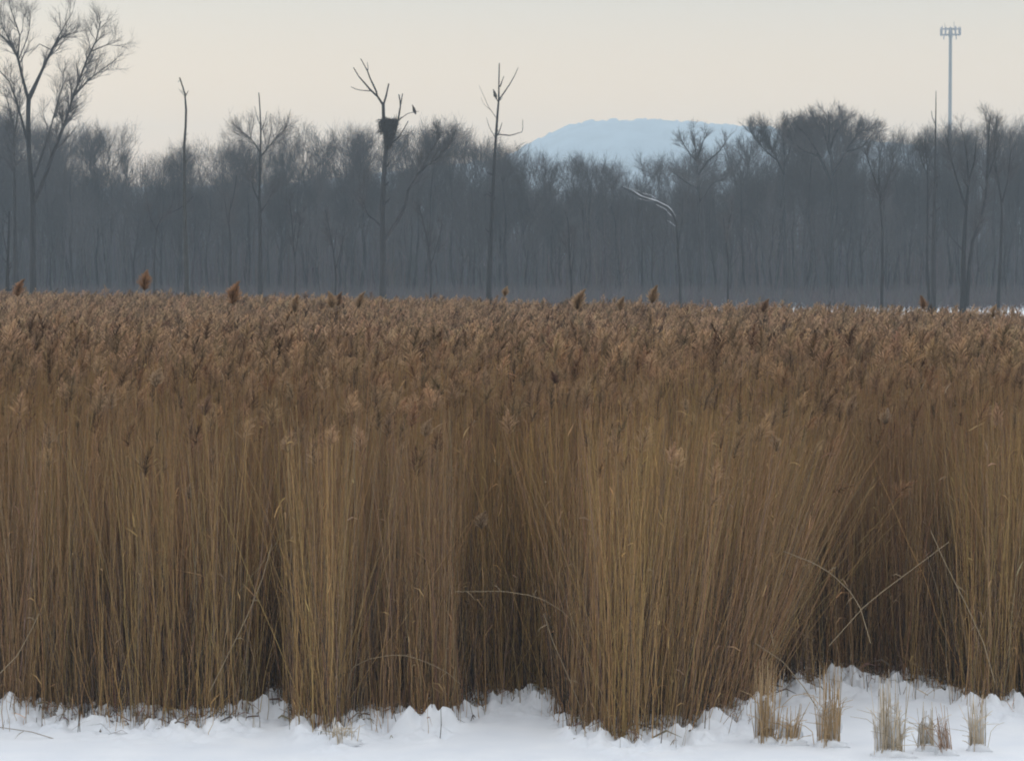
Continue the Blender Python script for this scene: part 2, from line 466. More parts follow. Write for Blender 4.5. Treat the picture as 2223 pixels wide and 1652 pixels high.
HS = .77            # the trees told apart stand out in the marsh, nearer than the wood
def hero(name, label, trunk, limbs, D, seed, rtrunk, twig=None, dead=False, cat='tree', depth=1.2, mt=None, mtw=None, rtop=.03, rmin=.010, HS=HS):
    """trunk: trace with its base last added; limbs: (trace, r0, r1)"""
    D, rtrunk, rtop, rmin, depth = D * HS, rtrunk * HS, rtop * HS, rmin * HS, depth * HS
    rng = np.random.default_rng(seed)
    tp = poly(trunk, D, rng, 14, .12)
    base = tp[0].copy(); base[2] = float(ground_z(np.array(base[0]), np.array(base[1]))) - .1
    tp = resample(np.concatenate([[base], tp[1:]]), 16)
    e = empty(name, tuple(base), label, cat)
    s = np.linspace(0, 1, 16)
    ta = Acc(); R = (rtrunk * (1 - s) + rtop * s + rtrunk * .35 * np.exp(-s * 18))
    R = R * (1 + .06 * rng.normal(size=16)); ta.tubes(tp[None] - base, R[None], 8)
    if dead:
        n = 11; f = rng.uniform(.35, .96, n); th = rng.random(n) * 6.283; L = rng.uniform(.15, .75, n)
        b = np.stack([np.interp(f, s, tp[:, q]) for q in range(3)], 1) - base
        d = np.stack([np.cos(th) * .8, np.sin(th) * .8, rng.uniform(.1, .9, n)], 1)
        ta.tubes(np.stack([b, b + d * L[:, None] * .5, b + d * L[:, None] + [0, 0, .06]], 1), np.interp(f, s, R)[:, None] * np.array([[.5, .34, .16]]), 5)
    m = mt or (M_DEAD if dead else M_BARK)
    ta.build('trunk', m, e)
    PP, RR, TW = [], [], []
    for (tr, r0, r1) in limbs:
        b0 = np.array(W(*tr[0], D)); near = tp[np.argmin(np.linalg.norm((tp - b0)[:, [0, 2]], axis=1))]
        ref = near[1] - D
        allp = np.concatenate([[p for p in PP[j]] for j in range(len(PP))]) + base if PP else None
        if allp is not None:
            q = allp[np.argmin(np.linalg.norm((allp - b0)[:, [0, 2]], axis=1))]
            if np.linalg.norm((q - b0)[[0, 2]]) < np.linalg.norm((near - b0)[[0, 2]]): ref = q[1] - D
        P = poly(tr, D, rng, 10, depth, ref) - base
        r = HS * np.linspace(r0, r1, 10) * (1 + .05 * rng.normal(size=10))
        PP.append(P); RR.append(r); TW.append(r0 >= .055)
        la = Acc(); la.tubes(P[None], r[None], 6); la.build('limb', m, e)
    if twig:
        ca = Acc()
        n2, n3, n4, size, use_trunk = twig; size *= HS
        P = [p for p, t in zip(PP, TW) if t]; Rr = [p for p, t in zip(RR, TW) if t]
        if use_trunk:
            P.append(resample(tp[int(16 * use_trunk):] - base, 10)); Rr.append(np.interp(np.linspace(use_trunk, 1, 10), s, R))
        twigs(ca, rng, np.array(P), np.array(Rr), n2, n3, n4, size, rmin)
        ca.build('crown', mtw or M_TWIG, e)
    return e

hero('forked_tree', 'tall bare tree with spreading forked limbs rising above the wood at far left',
     [(72, 650), (71, 498), (72, 435), (71, 423), (62, 332), (61, 249), (62, 216)],
     [([(73, 440), (95, 390), (120, 319), (143, 261), (158, 211), (178, 158), (195, 112), (216, 75), (219, 45)], .24, .05),
      ([(158, 211), (191, 174), (224, 149), (253, 128)], .09, .03),
      ([(195, 112), (232, 97), (262, 87)], .07, .025),
      ([(62, 216), (85, 166), (112, 108), (133, 79), (170, 68)], .22, .04),
      ([(112, 108), (141, 54), (158, 25)], .09, .03),
      ([(112, 108), (85, 95), (60, 122)], .05, .02),
      ([(62, 218), (48, 166), (39, 124), (25, 95), (4, 79), (-20, 58)], .18, .05),
      ([(25, 95), (8, 62), (-4, 35)], .08, .03),
      ([(39, 124), (43, 75), (25, 25), (18, -10)], .09, .03),
      ([(41, 128), (62, 75), (66, 25)], .07, .025),
      ([(58, 300), (37, 224), (21, 178), (-4, 150)], .15, .04),
      ([(74, 385), (104, 299), (120, 240), (137, 182), (139, 148)], .14, .03)],
     245, 1, .34, (130, 850, 5000, 5.4, 0), depth=.9, rtop=.2, rmin=.0075)
hero('bare_tree', 'leaning bare trunk just left of the tall forked tree at the picture edge',
     [(34, 650), (32, 480), (31, 373), (29, 270), (12, 205)], [([(30, 300), (42, 230), (44, 190)], .1, .03)], 252, 2, .3, (40, 200, 800, 4.5, .5))
hero('dead_stub', 'very dark broken dead trunk at the far left edge of the wood',
     [(16, 655), (16, 600), (18, 530), (20, 458)], [([(17, 560), (6, 505), (4, 480)], .06, .02), ([(18, 600), (28, 560)], .05, .02)], 225, 3, .24, None, True, 'dead tree', mt=M_DARK, rtop=.05)
hero('dead_snag', 'thin pale snag with a crooked broken top standing alone above the low wood',
     [(406, 660), (405, 600), (402, 500), (400, 420), (400, 340), (399, 300), (405, 268), (404, 235), (402, 205), (397, 186), (390, 168)],
     [([(403, 208), (409, 196)], .06, .03), ([(392, 172), (386, 178)], .03, .015)], 255, 4, .27, None, True, 'dead tree', depth=.2, rtop=.07)
hero('spike_topped_tree', 'grey tree whose bare spike top pokes above the wood left of the nest tree',
     [(565, 655), (565, 520), (563, 420), (566, 310), (566, 260), (562, 201)],
     [([(566, 275), (557, 250), (553, 230)], .05, .02), ([(566, 285), (576, 262), (579, 242)], .05, .02), ([(565, 330), (545, 300), (520, 285)], .09, .03),
      ([(565, 340), (590, 310), (612, 285)], .09, .03), ([(566, 460), (580, 440), (592, 415)], .1, .03), ([(564, 440), (550, 410), (545, 380)], .1, .03)],
     258, 5, .27, (46, 280, 1200, 5.6, 0), rtop=.045)
NEST_D = 250 * HS
hero('nest_tree', 'half dead tree holding the big stick nest with bare antler-like limbs on top',
     [(831, 660), (831, 518), (830, 445), (835, 356), (840, 318), (833, 275), (832, 226)],
     [([(832, 228), (819, 208), (806, 197), (791.5, 180), (777, 163.5), (767.5, 146)], .13, .045),
      ([(819, 208), (817, 198), (804, 171), (797, 152), (783, 127)], .10, .04),
      ([(798, 155), (799, 145), (797, 134)], .05, .02),
      ([(806, 197), (786, 196), (772, 193), (762, 188)], .06, .025),
      ([(832, 228), (838, 209), (844, 181)], .11, .07),
      ([(842, 318), (858, 290), (865, 256), (870, 226), (866, 205)], .13, .06),
      ([(870, 226), (874, 203)], .07, .05),
      ([(866, 260), (884, 246.5), (895, 243.7), (910, 241)], .05, .02),
      ([(842, 322), (852, 309), (867, 296), (880, 274), (886, 262)], .10, .03),
      ([(867, 296), (888, 292)], .05, .02),
      ([(834, 520), (846, 504), (879, 452), (887, 408), (909, 378), (934, 330), (962, 284)], .25, .05),
      ([(909, 378), (925, 360), (955, 340), (985, 300)], .09, .03),
      ([(831, 495), (815, 478), (798, 466), (790, 440)], .10, .03)],
     250, 6, .36, None, True, 'tree', depth=.35, rtop=.15, mt=M_BARK)
e = [o for o in COL.objects if o.name == 'nest_tree'][0]
rng = np.random.default_rng(61)
base = np.array(e.location)
PL = np.array([poly([(879, 452), (887, 408), (909, 378), (934, 330), (962, 284)], NEST_D, rng, 10, .4) - base,
               poly([(909, 378), (925, 360), (955, 340), (985, 300)], NEST_D, rng, 10, .4) - base,
               poly([(815, 478), (798, 466), (790, 440), (785, 400)], NEST_D, rng, 10, .4) - base])
ca = Acc(); twigs(ca, rng, PL, HS * np.linspace(.12, .03, 10)[None] * np.ones((3, 1)), 40, 280, 1300, 4.4 * HS, .010 * HS)
ca.build('crown', M_TWIG, e)

hero('forked_snag', 'tall forked snag with a bare right-hand prong and a perched bird',
     [(1060, 655), (1066, 500), (1070, 418), (1072, 363), (1075.5, 317), (1078, 271), (1082, 225), (1084, 203), (1084.7, 186), (1082, 170), (1085.7, 148), (1084, 137)],
     [([(1085.5, 188), (1089, 178), (1094, 165)], .07, .03),
      ([(1083, 217), (1094, 201), (1107, 182), (1118, 162), (1125, 146)], .075, .03),
      ([(1081, 219), (1077, 214), (1074, 209.5), (1071, 209)], .05, .03),
      ([(1080, 294), (1085, 282), (1090, 266)], .07, .025),
      ([(1078, 291), (1093, 292), (1109, 294), (1123, 289), (1135, 285.5), (1134.5, 258)], .075, .018),
      ([(1079, 258), (1068, 242), (1060, 231), (1052, 212), (1040, 185)], .035, .012),
      ([(1066, 239), (1052, 228), (1044, 212)], .022, .01),
      ([(1076, 300), (1062, 275), (1056, 255)], .04, .015),
      ([(1070, 430), (1058, 420), (1050, 425)], .05, .02)],
     250, 7, .30, None, True, 'dead tree', depth=.35, rtop=.055, mt=M_BARK)
hero('dead_pole', 'straight dead pole trunk with a needle top left of the antenna mast',
     [(2026, 668), (2026, 539), (2030, 415), (2030, 332), (2031.5, 249), (2032, 197)],
     [([(2030, 268), (2024, 255), (2022, 240)], .05, .02), ([(2029, 370), (2018, 350), (2013, 330)], .06, .02)], 254, 8, .30, None, True, 'dead tree', depth=.3, mt=M_BARK, rtop=.03)
hero('bare_tree', 'thin trunk close beside the straight dead pole on its left',
     [(2018, 668), (2012, 560), (2014, 456), (2013, 353), (2006, 300)], [([(2013, 380), (2000, 345), (1992, 315)], .07, .03)], 257, 9, .16, (30, 180, 700, 4.0, .5))
hero('twin_trunk_tree', 'dark twin-trunked tree near the right edge standing at the snowy rim',
     [(2090, 668), (2092, 539), (2097, 456), (2103, 394), (2098, 330), (2090, 285)],
     [([(2098, 664), (2107, 539), (2116, 505), (2134, 469), (2142, 394), (2146, 300), (2150, 250)], .24, .05),
      ([(2097, 450), (2080, 400), (2065, 345), (2055, 300)], .13, .03), ([(2102, 400), (2115, 350), (2120, 300)], .1, .03),
      ([(2092, 545), (2070, 520), (2052, 495)], .06, .02), ([(2142, 394), (2160, 340), (2170, 290)], .09, .03)],
     250, 10, .33, (70, 380, 1500, 4.6, .5), mt=M_DARK)
hero('bare_tree', 'slim dark trunk rising right of the twin-trunked tree near the right edge',
     [(2166, 668), (2173, 539), (2175, 436), (2163, 373), (2158, 300), (2165, 250)],
     [([(2175, 440), (2188, 390), (2195, 320)], .09, .03), ([(2166, 380), (2150, 340), (2140, 310)], .07, .03)], 253, 11, .2, (50, 280, 1100, 4.6, .5), mt=M_DARK)
hero('bare_tree', 'slender forked dark trunk below the right shoulder of the rounded crown',
     [(1914, 664), (1916, 498), (1908, 415), (1889, 362), (1876, 320)],
     [([(1911, 440), (1928, 390), (1940, 340)], .09, .03), ([(1908, 415), (1908, 360), (1915, 310)], .08, .03)], 255, 12, .2, (50, 280, 1100, 4.4, .5))
hero('round_crowned_tree', 'broad tree with a rounded twiggy crown, highest in the right half of the wood',
     [(1806, 660), (1806, 500), (1808, 420), (1806, 360), (1800, 320)],
     [([(1806, 400), (1780, 340), (1750, 290), (1728, 272)], .17, .04), ([(1806, 380), (1835, 330), (1865, 285), (1890, 280)], .17, .04),
      ([(1803, 335), (1790, 290), (1775, 272), (1762, 254)], .15, .03), ([(1801, 325), (1815, 285), (1826, 275), (1836, 258)], .15, .03),
      ([(1800, 320), (1800, 270), (1798, 248)], .13, .03), ([(1780, 340), (1740, 325), (1705, 290)], .11, .03), ([(1835, 330), (1870, 320), (1900, 285)], .11, .03)],
     256, 13, .3, (120, 900, 4200, 4.3, 0), mt=M_BARK, HS=.97)
hero('bare_tree', 'bare tree with fan of fine upright branches left of the rounded crown',
     [(1704, 660), (1704, 480), (1702, 400), (1703, 330)],
     [([(1703, 380), (1680, 330), (1662, 295), (1652, 275)], .12, .03), ([(1703, 360), (1720, 310), (1732, 278)], .12, .03), ([(1703, 335), (1700, 290), (1704, 268)], .12, .03),
      ([(1690, 350), (1655, 320), (1625, 280)], .09, .03)], 262, 14, .25, (90, 600, 2600, 3.8, 0), HS=.97)
hero('bare_tree', 'dark spiky tree against the right end of the pale hill',
     [(1520, 660), (1518, 500), (1516, 412), (1513, 340), (1501, 283)],
     [([(1515, 380), (1535, 350), (1560, 330), (1580, 300)], .12, .03), ([(1516, 410), (1490, 395), (1462, 375)], .10, .03), ([(1514, 345), (1525, 310), (1535, 290)], .1, .03),
      ([(1517, 440), (1545, 400), (1580, 380)], .1, .03), ([(1513, 350), (1495, 330), (1480, 305)], .08, .025)], 258, 15, .24, (80, 460, 1800, 3.2, .5), mt=M_BARK, HS=.97)
hero('bent_sapling', 'dark sapling bowing to the right below the thin crooked snag',
     [(334, 660), (336, 527), (344, 477), (365, 464), (398, 448), (420, 425)], [([(340, 500), (325, 470), (320, 440)], .06, .02), ([(362, 466), (375, 440), (380, 415)], .05, .02)],
     256, 16, .14, (16, 90, 350, 3.2, .5), mt=M_DARK)
for (x0, y1, dx, lab, sd) in [(728, 545, 22, 'small forked sapling in front of the wood left of the nest tree', 31), (935, 535, 26, 'leaning forked sapling right of the nest tree trunk', 32),
                              (500, 470, -14, 'small dark sapling left of the spike-topped tree', 33), (1240, 560, 8, 'thin sapling left of the snowy bent branch', 34),
                              (1580, 520, -10, 'thin dark sapling below the dark spiky tree', 35), (640, 520, 12, 'upright sapling right of the spike-topped tree', 36)]:
    hero('sapling', lab, [(x0, 660), (x0 + 1, y1 + 55), (x0 - 4, y1), (x0 - dx * .6, y1 - 50), (x0 - dx, y1 - 90)],
         [([(x0, y1 + 40), (x0 + dx * .5, y1), (x0 + dx, y1 - 50)], .06, .02), ([(x0 - 3, y1 + 5), (x0 + 3, y1 - 50)], .05, .02)], 256.5, sd, .12, (18, 110, 420, 3.0, .4), mt=M_DARK)

# snow-laden bent saplings
def snowy(label, D, seed, bow, snows, base_x):
    rng = np.random.default_rng(seed)
    hero_e = hero('snowy_bent_branch', label, [(base_x, 660), (bow[-1][0] + 4, bow[-1][1] + 60)] + bow[::-1], [], D, seed, .14, None, cat='branch', depth=.2, rtop=.03)
    base = np.array(hero_e.location)
    sa = Acc()
    for tr, r in snows:
        P = poly(tr, D * HS, rng, 14, .05, -.05) - base
        P[:, 2] += .05
        rr = HS * r * (.08 + .42 * rng.random(14)); rr[0] = rr[-1] = .008
        sa.tubes(P[None], rr[None], 6)
    sa.build('snow_cover', M_SNOW, hero_e)
snowy('snow-laden branch arching down in the middle of the wood below the hill', 254, 71,
      [(1349, 405), (1390, 426), (1426, 437), (1453, 450), (1467, 469)],
      [([(1352, 406), (1372, 411), (1390, 416)], .03), ([(1372, 412), (1391, 426), (1427, 437), (1453, 450), (1467, 469)], .085), ([(1425, 445), (1445, 455), (1458, 470)], .045),
       ([(1395, 420), (1412, 424), (1424, 432)], .05), ([(1449, 479), (1458, 485), (1466, 492)], .05), ([(1385, 431), (1402, 436), (1414, 437)], .03)], 1478)


# ------------------------------------------------------------------ stick nest
rng = np.random.default_rng(81)
nb = np.array(W(843, 322, NEST_D, -.25)); ntop = np.array(W(846, 258, NEST_D, -.25))
nest = empty('stick_nest', tuple(nb), 'huge dark funnel-shaped stick nest wedged in the fork of the half dead tree', 'nest')
Hn = ntop[2] - nb[2]
s = np.linspace(0, 1, 9)
rr = np.interp(s, [0, .25, .55, .8, .95, 1], [.10, .16, .29, .45, .63, .60])
na = Acc()
na.tubes(np.stack([s * .12, s * 0, s * Hn], 1)[None], rr[None] * .84, 14)
na.tubes(np.array([[[.12, 0, Hn], [.12, 0, Hn - .12], [.12, 0, Hn - .2]]]), np.array([[.5, .3, .02]]), 14)
na.build('nest_core', M_STICK, nest)
n = 900
q = rng.random(n) ** .7; th = rng.random(n) * 6.283
rad = np.interp(q, s, rr) * rng.uniform(.9, 1.03, n)
c = np.stack([rad * np.cos(th) + q * .12, rad * np.sin(th), q * Hn + rng.normal(size=n) * .03], 1)
tang = np.stack([-np.sin(th), np.cos(th), rng.normal(size=n) * .35], 1) + .40 * rng.normal(size=(n, 3))
L = rng.uniform(.25, .95, n)[:, None]
P = np.stack([c - nrm(tang) * L * .5, c + rng.normal(size=(n, 3)) * .02, c + nrm(tang) * L * .5], 1)
sa = Acc(); sa.tubes(P, np.tile([[.016, .015, .007]], (n, 1)), 4); sa.build('sticks', M_STICK, nest)
# material hanging on the left rim
n = 160
c = np.stack([rng.normal(size=n) * .10 - .52, rng.normal(size=n) * .15, Hn - rng.random(n) ** 1.2 * .95], 1)
d = rng.normal(size=(n, 3)); d[:, 2] -= .8
P = np.stack([c, c + nrm(d) * .2, c + nrm(d) * .42], 1)
sa = Acc(); sa.tubes(P, np.tile([[.015, .014, .006]], (n, 1)), 4); sa.build('loose_sticks', M_STICK, nest)

# ------------------------------------------------------------------ perched birds of prey
def bird(label, foot, face, seed):
    """foot: perch point; face: heading angle"""
    e = empty('perched_bird', foot, label, 'bird', 'birds of prey on the dead trees')
    e.rotation_euler = (0, 0, face); e.scale = (.85, .85, .85)
    pts = np.array([(-.20, 0, -.20), (-.16, 0, -.10), (-.09, 0, .06), (-.02, 0, .20), (.03, 0, .34), (.05, 0, .45), (.06, 0, .52), (.08, 0, .575), (.13, 0, .60), (.18, 0, .585), (.205, 0, .55)])
    r = np.array([.03, .07, .115, .15, .145, .105, .075, .068, .052, .022, .004])
    a = Acc(); a.tubes(resample(pts, 22)[None], np.interp(np.linspace(0, 1, 22), np.linspace(0, 1, 11), r)[None], 10)
    a.build('body', M_FEATH, e)
    for sg in (-1, 1):
        p = np.array([(.03, sg * .12, .42), (-.02, sg * .155, .28), (-.10, sg * .13, .10), (-.19, sg * .06, -.10)])
        w = Acc(); w.tubes(resample(p, 9)[None], np.interp(np.linspace(0, 1, 9), [0, .2, .6, 1], [.04, .075, .06, .015])[None], 7); w.build('wing', M_FEATH, e)
        f = Acc(); f.tubes(np.array([[(.0, sg * .06, .12), (.015, sg * .06, .03), (.05, sg * .06, 0)]]), np.array([[.045, .02, .012]]), 6); f.build('foot', M_PANEL, e)
    return e
bird('dark perched bird on the thin right-hand limb beside the stick nest', W(898, 243, NEST_D, -.05), math.radians(200), 1)
bird('dark perched bird on the short left stub of the tall forked snag', W(1073.5, 209, 250 * HS, -.1), math.radians(160), 2)

# ------------------------------------------------------------------ antenna mast
TD = 600.0
tx, ty, tz = W(2060, 665, TD)
mast = empty('antenna_mast', (tx, ty, 0), 'tall grey monopole antenna mast rising behind the wood at right', 'antenna mast')
top = W(2063, 57, TD)[2]
pa = Acc()
z = np.linspace(0, top - 1.6, 12)
lean = (W(2063.5, 70, TD)[0] - tx)
pa.tubes(np.stack([lean * z / top, z * 0, z], 1)[None], np.interp(z / top, [0, 1], [.50, .36])[None], 16, )
pa.build('pole', M_STEEL, mast)
ra = Acc()
for zz in (top - 1.9, top - .6):
    t = np.linspace(0, 2 * np.pi, 13)
    ra.tubes(np.stack([lean + 3.9 * np.cos(t) * .54, 2.1 * np.sin(t), np.full(13, zz)], 1)[None], np.full((1, 13), .07), 6)
    for k in range(6):
        a = k * math.pi / 3
        ra.tubes(np.array([[[lean + .2 * math.cos(a), .2 * math.sin(a), zz], [lean + 2.1 * math.cos(a), 2.1 * math.sin(a), zz]]]), np.array([[.06, .06]]), 6)
ra.tubes(np.array([[[lean, 0, top - 2.6], [lean, 0, top - 1.9], [lean, 0, top - .3]]]), np.array([[.42, .55, .3]]), 12)
ra.build('platform', M_STEEL, mast)
def box(acc, c, h, rz):
    cs, sn = math.cos(rz), math.sin(rz)
    v = []
    for dz in (-1, 1):
        for dx, dy in ((-1, -1), (1, -1), (1, 1), (-1, 1)):
            x, y = dx * h[0], dy * h[1]
            v.append((c[0] + cs * x - sn * y, c[1] + sn * x + cs * y, c[2] + dz * h[2]))
    acc.add(v, [(3, 2, 1, 0), (4, 5, 6, 7), (0, 1, 5, 4), (1, 2, 6, 5), (2, 3, 7, 6), (3, 0, 4, 7)])
pan = None
for k in range(12):
    a = (k + .5) * math.pi / 6 + .1
    if pan is None:
        b = Acc(); box(b, (2.25, 0, 0), (.10, .17, .85), 0)
        b.tubes(np.array([[[2.12, 0, -1.1], [2.12, 0, 1.15]]]), np.array([[.05, .05]]), 6)
        pan = b.build('antenna_panel', M_PANEL, mast); o = pan
    else:
        o = pan.copy(); COL.objects.link(o); o.parent = mast
    o.location = (lean, 0, top - 1.15 + .12 * math.sin(k * 2.3)); o.rotation_euler = (0, 0, a)
for k in range(3):
    a = k * 2.1 + .5
    b = Acc(); b.tubes(np.array([[[lean + 1.6 * math.cos(a), 1.6 * math.sin(a), top - 1.9], [lean + 1.6 * math.cos(a), 1.6 * math.sin(a), top - 2.9]]]), np.array([[.12, .12]]), 8)
    b.build('hanging_unit', M_PANEL, mast)
b = Acc(); b.tubes(np.array([[[lean + .8, 0, top - 1], [lean + .8, 0, top + 1.1]], [[lean - 1.2, .5, top - 1], [lean - 1.2, .5, top + .7]]]), np.full((2, 2), .05), 6)
b.build('whip_antenna', M_STEEL, mast)

# ------------------------------------------------------------------ reeds
def plume_template(rng, n, K, wid, L=.30, spread=1.0, droop=.30):
    """feathery nodding head along +Z, drooping to +X; returns (n,K,3) lines and half-width vectors"""
    t = rng.random(n) ** .9
    ax = np.stack([.10 * L / .3 * t ** 2, 0 * t, L * .88 * t], 1)
    prof = np.interp(t, [0, .12, .35, .7, 1], [.62, 1, .85, .42, .16])
    ln = .145 * prof * rng.uniform(.7, 1.2, n) * (L / .3)
    th = rng.random(n) * 6.283
    out = np.stack([np.cos(th), np.sin(th)], 1)
    el = rng.uniform(.55, .95, n) + .50 * t
    d = np.concatenate([out * np.cos(el)[:, None] * spread, np.sin(el)[:, None]], 1)
    P = [ax]; pos = ax
    for k in range(1, K):
        pos = pos + nrm(d) * (ln / (K - 1))[:, None]
        d = d + np.array([droop, 0, -droop]) * (2.0 / K); P.append(pos)
    P = np.stack(P, 1)
    side = nrm(np.cross(P[:, -1] - P[:, 0], rng.normal(size=(n, 3))))
    w = np.linspace(1, .5, K)[None, :, None] if K > 2 else np.array([1, .55])[None, :, None]
    return P, side[:, None] * w * wid

NEAR_T = [plume_template(np.random.default_rng(200 + k), 110, 4, .0026, .30, 1.15) for k in range(10)]
FAR_T = [plume_template(np.random.default_rng(300 + k), 26, 2, .0085, .30, 1.15) for k in range(12)]

def place_plumes(acc, rng, tips, dirs, sizes, cols, T, wscale, mat):
    k = rng.integers(len(T), size=len(tips))
    nod = .4 + rng.normal(size=len(tips)) * 1.1
    for j in range(len(T)):
        q = np.where(k == j)[0]
        if not len(q): continue
        P, Wd = T[j]
        z = nrm(dirs[q]); x = np.stack([np.cos(nod[q]), np.sin(nod[q]), 0 * nod[q]], 1)
        x = nrm(x - (x * z).sum(1, keepdims=True) * z); y = np.cross(z, x)
        B = np.stack([x, y, z], 1)                     # rows
        sc = sizes[q][:, None, None]
        wx = wscale[q][:, None, None] if np.ndim(wscale) else wscale
        PP = np.einsum('pki,nij->npkj', P, B) * sc[..., None] + tips[q][:, None, None]
        WW = np.einsum('pki,nij->npkj', Wd, B) * sc[..., None]
        n_, p_, K = PP.shape[:3]
        c = np.repeat(cols[q], p_, 0) * (1 + .16 * rng.normal(size=(n_ * p_, 1)))
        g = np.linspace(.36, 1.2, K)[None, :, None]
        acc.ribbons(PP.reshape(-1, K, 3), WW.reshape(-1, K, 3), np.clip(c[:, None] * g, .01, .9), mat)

C_STEM = np.array([.43, .268, .130]); C_GOLD = np.array([.50, .325, .135]); C_GREY = np.array([.35, .245, .160]); C_RUST = np.array([.30, .175, .10])
C_PLUME = np.array([.43, .282, .165])
def stem_cols(rng, X, D):
    n = len(X)
    g = np.clip((fbm(X * .8, D * .8, 77, 2) - .42) * 3, 0, 1)[:, None]
    c = C_STEM * (1 - g) + C_GOLD * g
    u = rng.random(n)[:, None]
    c = np.where(u < .20, C_GREY, c); c = np.where(u > .92, C_RUST, c)
    return c * rng.uniform(.62, 1.22, (n, 1)) * (1 + .05 * rng.normal(size=(n, 3)))
def plume_cols(rng, n, dk=1.0):
    c = C_PLUME * rng.uniform(.42, 1.25, (n, 1)) * (1 + .03 * rng.normal(size=(n, 3)))
    u = rng.random(n)[:, None]
    return np.where(u > .88, c * np.array([1.25, 1.25, 1.2]), np.where(u < .20, c * (np.array([.42, .36, .33]) * dk), c))

def stem_paths(rng, X, D, H, lx, ly, K, bend):
    n = len(X)
    z0 = ground_z(X, D) - .04
    s = np.linspace(0, 1, K)[None, :, None]
    dv = np.stack([np.tan(lx), np.tan(ly), np.ones(n)], 1)
    dv = dv / np.linalg.norm(dv, axis=1, keepdims=True)
    th = rng.random(n) * 6.283
    bd = np.stack([np.cos(th), np.sin(th) * .6, -.15 * np.ones(n)], 1) * bend[:, None]
    P = np.stack([X, D, z0], 1)[:, None] + (dv * H[:, None])[:, None] * s + bd[:, None] * s ** 2.6
    return P

def canopy(X, D):
    d = D - edge_D(X, D)
    return 3.10 + .34 * np.clip(d / 5, 0, 1) - .70 * np.clip((D - 42) / 24, 0, 1) - .26 * np.clip((X / D * F + 512) / 1024, 0, 1) * np.clip((D - 55) / 30, 0, 1) + .10 * (fbm(X * .25, D * .25, 91, 2) - .5) * 2 

BACK0, BACK1 = 142.0, 108.0          # the far rim of the bed runs obliquely
def back_D(X, D):
    px = (X / D * F + 512) / 1024
    return BACK0 + (BACK1 - BACK0) * np.clip(px, -.2, 1.2)

ra = Acc()
rng = np.random.default_rng(11)
# front zone, every stem modelled along its whole length
n0 = 76000
X = rng.uniform(-9, 9, n0); D = rng.uniform(28.2, 37, n0)
d = D - edge_D(X, D) + .95 * (fbm(X * 2.3, D * .4, 55, 2) - .5) + .3 * (noise2(X * 9, D * 0, 56) - .5)
cl = fbm(X * 1.9, D * 1.9, 31, 2)
px = (X / D * F + 512) / K_
keep = (d > 0) & (rng.random(n0) < np.clip(.28 + 1.6 * (cl - .30) + .15 * np.clip(d, 0, 3), .08, 1) * np.where(d < 1.2, 1.0, .85))
thin = (d <= 0) & (d > -1.0) & (rng.random(n0) < .34 * np.exp(d / .30))
gap = ((px > 1680) & (px < 2080) & (d < 1.0)) | ((px > 1010) & (px < 1200) & (d < .8)) | ((px > 575) & (px < 612) & (d < 1.0))
keep &= ~(gap & (rng.random(n0) < .45))
sel = keep | thin
X, D, d, px, cl = X[sel], D[sel], d[sel], px[sel], cl[sel]
n = len(X)
H = canopy(X, D) + rng.normal(size=n) * .26 + .3 * (cl - .5)
H *= np.where(rng.random(n) < .12, rng.uniform(.35, .85, n), 1)
H = np.where(d < 0, H * rng.uniform(.05, .6, n), H)
lx = (noise2(X * 1.1, D * .8, 61) - .5) * .14 + (noise2(X * 4, D * 3, 62) - .5) * .10 + rng.normal(size=n) * .055
ly = rng.normal(size=n) * .05
fan = np.clip((px - 1395) / 270, 0, 1) * (px < 1690) * (d < 2.2)
lx = lx + fan * rng.uniform(.0, .44, n)
odd = rng.random(n) < .12
lx = np.where(odd, lx + rng.normal(size=n) * .22, lx)
P = stem_paths(rng, X, D, H, lx, ly, 7, np.abs(rng.normal(size=n)) * .14 + .02)
K = 7
brk = np.where((rng.random(n) < .05) & (d > .1))[0]          # snapped stems
for jj in (2, 3, 4, 5):
    q = brk[jj - 2::4]
    dv = nrm(rng.normal(size=(len(q), 3)) + [0, 0, -.35])
    for t_ in range(jj + 1, 7):
        P[q, t_] = P[q, jj] + dv * (.16 * (t_ - jj))
P[:, 1:-1, :2] += rng.normal(size=(n, K - 2, 2)) * .013
R = rng.uniform(.0020, .0047, n)[:, None] * np.linspace(1, .42, K)[None]
cs = stem_cols(rng, X, D)
ra.tubes(P, R, 3, cs, 0)
# plumes on the front zone
pf = .025 + .004 * np.clip(d, 0, 7)
pm = (rng.random(n) < pf) & (d > .05) & (H > 2.6)
sz = rng.uniform(.60, 1.25, n)
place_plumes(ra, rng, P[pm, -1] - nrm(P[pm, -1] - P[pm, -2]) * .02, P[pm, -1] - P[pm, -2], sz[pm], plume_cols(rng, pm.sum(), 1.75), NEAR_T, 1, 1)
print('front reeds', n, 'plumes', pm.sum())
